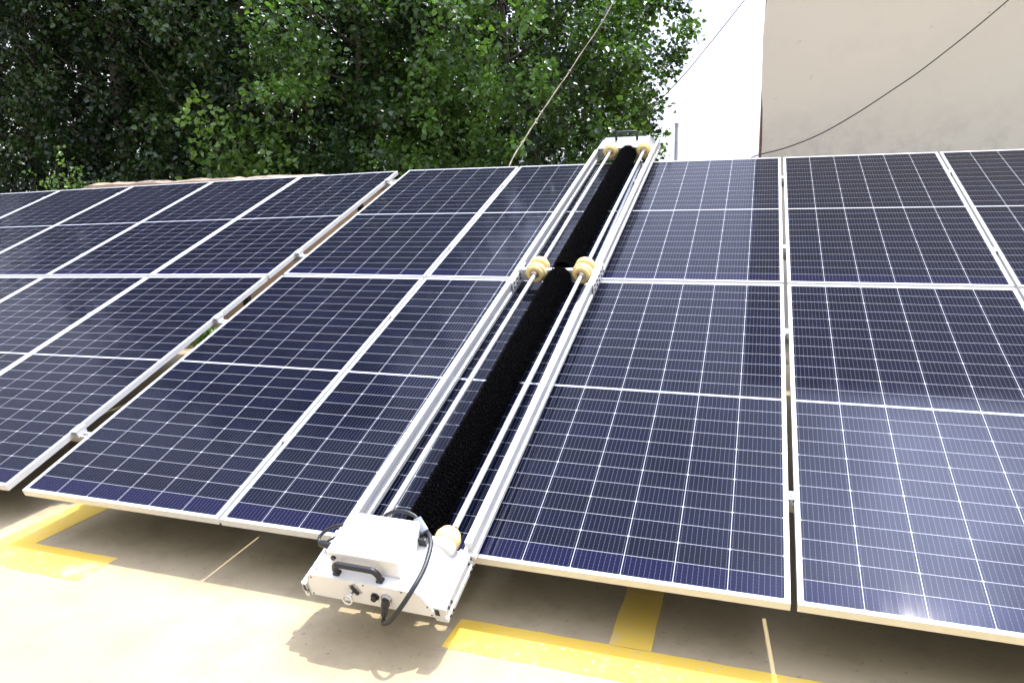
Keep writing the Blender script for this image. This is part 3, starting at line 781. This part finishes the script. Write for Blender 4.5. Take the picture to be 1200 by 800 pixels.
# control box
bx0, bx1, by0, by1, bz0, bz1 = -.197, .082, -.238, -.045, .1185, .200
m = MB(); m.box(bx0, bx1, by0, by1, bz0, bz1-.014, .003, 2); cb = P('control_box', m, 'white_paint')
m = MB(); m.box(bx0-.002, bx1+.002, by0-.002, by1+.002, bz1-.0135, bz1, .0025, 2); lid = P('lid', m, 'white_paint', cb)
for a, b in ((bx0+.01, by0+.01), (bx1-.01, by0+.01), (bx0+.01, by1-.01), (bx1-.01, by1-.01), ((bx0+bx1)/2, by0+.008), ((bx0+bx1)/2, by1-.008)):
    m = MB(); m.lathe([(0, 0), (0, .0035), (.0012, .003), (.0012, 0)], (a, b, bz1), (0, 0, 1), 10); P('screw', m, 'dark_steel', cb)
m = MB(); m.lathe([(0, 0), (0, .009), (.008, .009), (.008, 0)], (bx0+.022, by0, .172), (0, -1, 0), 12); P('cable_gland', m, 'black_plastic', cb, 'auto'); m = MB(); m.lathe([(0, 0), (0, .011), (.014, .010), (.014, 0)], (bx0, by0+.03, .145), (-1, 0, 0), 12)
P('cable_gland', m, 'black_plastic', cb, 'auto')
def handle(x0, x1, y, z, ht, r, off, nm='handle', par=None, mt='black_plastic'):
    """bail handle: two legs and a rounded grip"""
    c = [(x0, y, z), (x0, y-off*.5, z+ht*.55), (x0+.012, y-off*.9, z+ht*.93), (x0+.035, y-off, z+ht), (x1-.035, y-off, z+ht), (x1-.012, y-off*.9, z+ht*.93), (x1, y-off*.5, z+ht*.55), (x1, y, z)]
    m = MB(); m.tube(curve(c, 5), r, 12)
    for x in (x0, x1): m.box(x-.013, x+.013, y-.012, y+.012, z, z+.010, .002)
    return P(nm, m, mt, par, 'auto')
handle(-.162, .012, -.262, .1175, .056, .0115, .006)

# lower-left grey connector and cable loops
m = MB(); m.tube(curve([(-.196, -.075, .160), (-.250, -.090, .165), (-.296, -.120, .150), (-.300, -.150, .140), (-.270, -.165, .138)], 7), .0065, 10); P('cable', m, 'black_plastic', None, True); m = MB(); m.tube(curve([(-.196, -.10, .150), (-.235, -.125, .148), (-.262, -.150, .142)], 6), .0045, 8)
P('cable', m, 'black_plastic', None, True)
m = MB(); m.lathe([(0, 0), (0, .010), (.01, .014), (.055, .014), (.058, .017), (.072, .017), (.074, .011), (.085, .011), (.085, 0)], (-.290, -.160, .138), (1, -.12, .02), 14); P('connector', m, 'black_plastic', None, 'auto')
# cable arcing over the back of the box to the angled grey plug, then down the front
m = MB(); m.tube(curve([(-.085, -.040, .150), (-.082, -.012, .168), (-.045, .000, .186), (.000, .004, .190), (.040, -.002, .180), (.056, -.012, .170)], 7), .0075, 10)
P('cable', m, 'black_plastic', None, True)
R1 = Matrix.Translation((.075, -.030, .160)) @ Matrix.Rotation(R(-42), 4, 'Z') @ Matrix.Rotation(R(12), 4, 'Y')
m = MB(); m.box(-.034, .034, -.016, .016, -.020, .016, .004, 2, R1); P('angled_connector', m, 'grey_plastic', None, 'auto')
m = MB(); m.box(.080, .112, -.085, -.050, .118, .150, .004, 2); P('cable_socket', m, 'black_plastic')
m = MB(); m.tube(curve([(.098, -.046, .152), (.122, -.062, .158), (.146, -.105, .158), (.158, -.160, .155), (.162, -.220, .150), (.155, -.285, .142), (.130, -.335, .110), (.085, -.362, .055), (.045, -.352, .015), (.030, -.335, .000)], 8), .0088, 12)
P('cable', m, 'black_plastic', None, True)

# upper end housing with handle
hp = [(-.262, .0), (-.262, .072), (-.240, .112), (-.231, .117), (.166, .117), (.180, .112), (.236, .062), (.240, .0)]
m = shell([(a, b+.012) for a, b in hp], 4.60, 4.93); hd = P('housing', m, 'brushed')
m = MB(); m.prism([(a*.985, b*.96+.014) for a, b in hp], 4.632, 4.635, 'xzy'); P('end_plate', m, 'galv')
m = MB(); m.prism([(a*.985, b*.96+.014) for a, b in hp], 4.9255, 4.9285, 'xzy'); P('end_plate', m, 'rail_alu')
for sx in (-1, 1):
    m = MB(); x = sx*.254; m.prism([(px_, pz+.002) for px_, pz in rail_prof(x, .020, .0, .10)], 4.622, 4.95, 'xzy'); P('rail_extension', m, 'rail_alu')
c = [(-.095, 4.83, .129), (-.095, 4.83, .180), (-.087, 4.83, .197), (-.070, 4.83, .203), (.070, 4.83, .203), (.087, 4.83, .197), (.095, 4.83, .180), (.095, 4.83, .129)]
m = MB(); m.tube(curve([(a-.020, b, z) for a, b, z in c], 5), .0115, 10); P('handle', m, 'black_plastic', None, 'auto')
